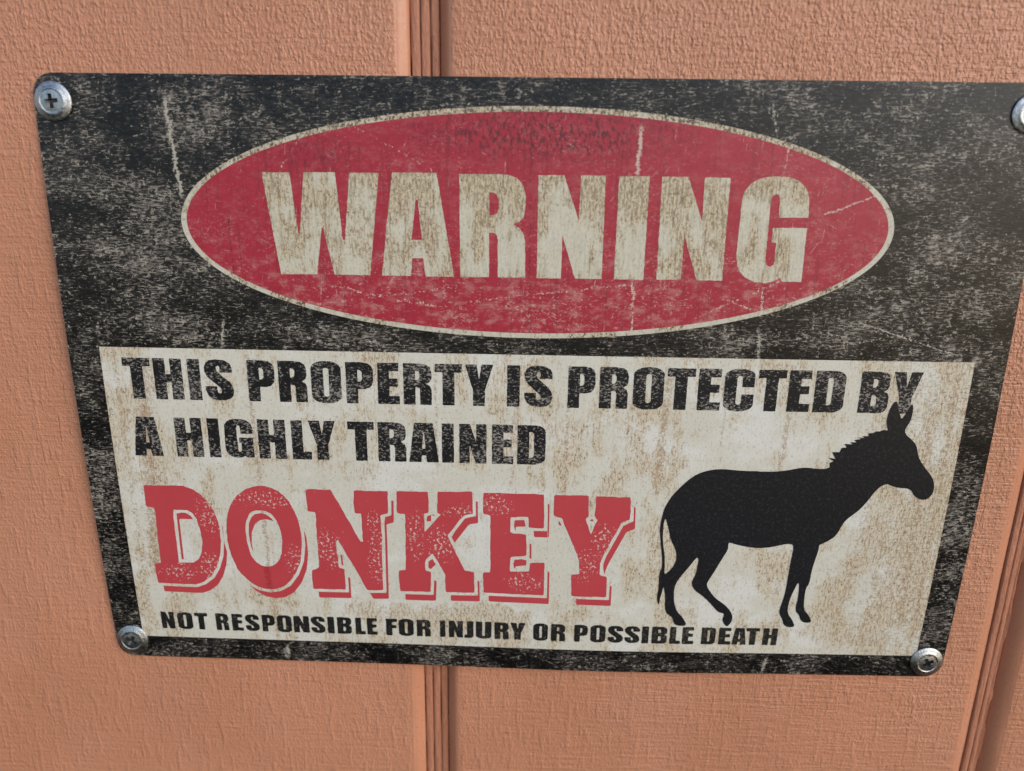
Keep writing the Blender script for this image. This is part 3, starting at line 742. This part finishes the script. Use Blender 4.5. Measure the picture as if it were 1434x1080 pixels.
# ------------------------------------------------------------------ four Phillips screws
def screw_head_mesh():
    prof = [(4.9, 0), (5.6, .18), (5.8, .42), (5.72, .66), (5.4, .88), (4.9, 1.04), (4.45, 1.20), (4.1, 1.40), (3.85, 1.52), (3.62, 1.54), (3.48, 1.46),
            (3.34, 1.40), (3.0, 1.45), (2.5, 1.54), (1.8, 1.63), (.9, 1.68)]
    bm = bmesh.new()
    N = 56
    rings = [[bm.verts.new((r * math.cos(2 * math.pi * i / N), r * math.sin(2 * math.pi * i / N), z_)) for i in range(N)] for r, z_ in prof]
    for a, b in zip(rings, rings[1:]):
        for i in range(N):
            bm.faces.new((a[i], a[(i + 1) % N], b[(i + 1) % N], b[i]))
    bm.faces.new(rings[0][::-1]); bm.faces.new(rings[-1])
    me = bpy.data.meshes.new('head'); bm.to_mesh(me); bm.free()
    ob = bpy.data.objects.new('head_source', me); col.objects.link(ob)
    cutters = []
    for k in range(2):
        bm = bmesh.new()
        top, bot, wt, wb, zt, zb = 2.65, 1.15, .66, .46, 2.3, .35
        P = []
        for L, w_, z_ in ((bot, wb, zb), (top, wt, zt)):
            for sx, sy in ((-1, -1), (1, -1), (1, 1), (-1, 1)):
                a, b = sx * L, sy * w_
                P.append(bm.verts.new((a, b, z_) if k == 0 else (-b, a, z_)))
        for q in ((3, 2, 1, 0), (4, 5, 6, 7), (0, 1, 5, 4), (1, 2, 6, 5), (2, 3, 7, 6), (3, 0, 4, 7)):
            bm.faces.new([P[i] for i in q])
        bmesh.ops.recalc_face_normals(bm, faces=bm.faces)
        mc = bpy.data.meshes.new('cut'); bm.to_mesh(mc); bm.free()
        oc = bpy.data.objects.new('cut', mc); col.objects.link(oc); cutters.append(oc)
        md = ob.modifiers.new('b%d' % k, 'BOOLEAN'); md.operation = 'DIFFERENCE'; md.object = oc; md.solver = 'EXACT'
    bpy.context.view_layer.update()
    dg = bpy.context.evaluated_depsgraph_get()
    res = bpy.data.meshes.new_from_object(ob.evaluated_get(dg))
    for o in cutters + [ob]: bpy.data.objects.remove(o, do_unlink=True)
    # flat-out frame -> wall frame
    res.transform(Matrix(((MM, 0, 0, 0), (0, 0, -MM, 0), (0, MM, 0, 0), (0, 0, 0, 1))))
    res.name = 'head'
    return res

HEAD = screw_head_mesh()
HEAD.materials.clear(); HEAD.materials.append(ZINC); HEAD.materials.append(mat_slot())
for p in HEAD.polygons:
    rad = math.hypot(p.center.x, p.center.z) / MM
    p.material_index = 1 if rad < 2.6 and (-p.normal.y < .93 or -p.center.y < 1.2 * MM) and -p.center.y > .2 * MM and abs(-p.normal.y) < .999 or (rad < 1.2 and .2 * MM < -p.center.y < 1.0 * MM) else 0
me = HEAD
me.polygons.foreach_set('use_smooth', [True] * len(me.polygons))
try: me.set_sharp_from_angle(angle=math.radians(32))
except Exception: pass
SH_V = [w3(r * math.cos(2 * math.pi * i / 16), r * math.sin(2 * math.pi * i / 16), z_) for r, z_ in ((2.0, .3), (2.0, -14), (.2, -22)) for i in range(16)]
SH_F = [(k * 16 + i, k * 16 + (i + 1) % 16, (k + 1) * 16 + (i + 1) % 16, (k + 1) * 16 + i) for k in range(2) for i in range(16)]
SHANK = mesh('shank', SH_V, SH_F, True); SHANK.materials.append(ZINC)

for (x, y, ang, lab) in [(-146.3, 93.4, -6, "zinc cross-head screw in the sign's upper corner nearest the W of WARNING"),
                         (146.0, 93.0, 20, "zinc cross-head screw in the sign's upper corner nearest the G of WARNING"),
                         (-146.0, -94.0, 34, "zinc cross-head screw in the sign's lower corner beside the word NOT"),
                         (146.0, -94.6, 62, "zinc cross-head screw in the sign's lower corner nearest the donkey's front hooves")]:
    s = bpy.data.objects.new('screw', None); col.objects.link(s)
    s.location = Vector(w3(x, y, float(bow(x, y)) + .03)) + Vector((0, 0, SIGN_H))
    s.rotation_euler = (math.radians(random.uniform(-1.5, 1.5)), math.radians(ang), math.radians(random.uniform(-1.5, 1.5)))
    s['label'] = lab; s['category'] = 'screw'; s['group'] = 'screws holding the sign'
    for nm, m_ in (('head', HEAD), ('shank', SHANK)):
        c = bpy.data.objects.new(nm, m_); col.objects.link(c); c.parent = s

# ------------------------------------------------------------------ render
scene.render.engine = 'CYCLES'
scene.cycles.use_denoising = True
scene.render.resolution_x = 1024
scene.render.resolution_y = 771
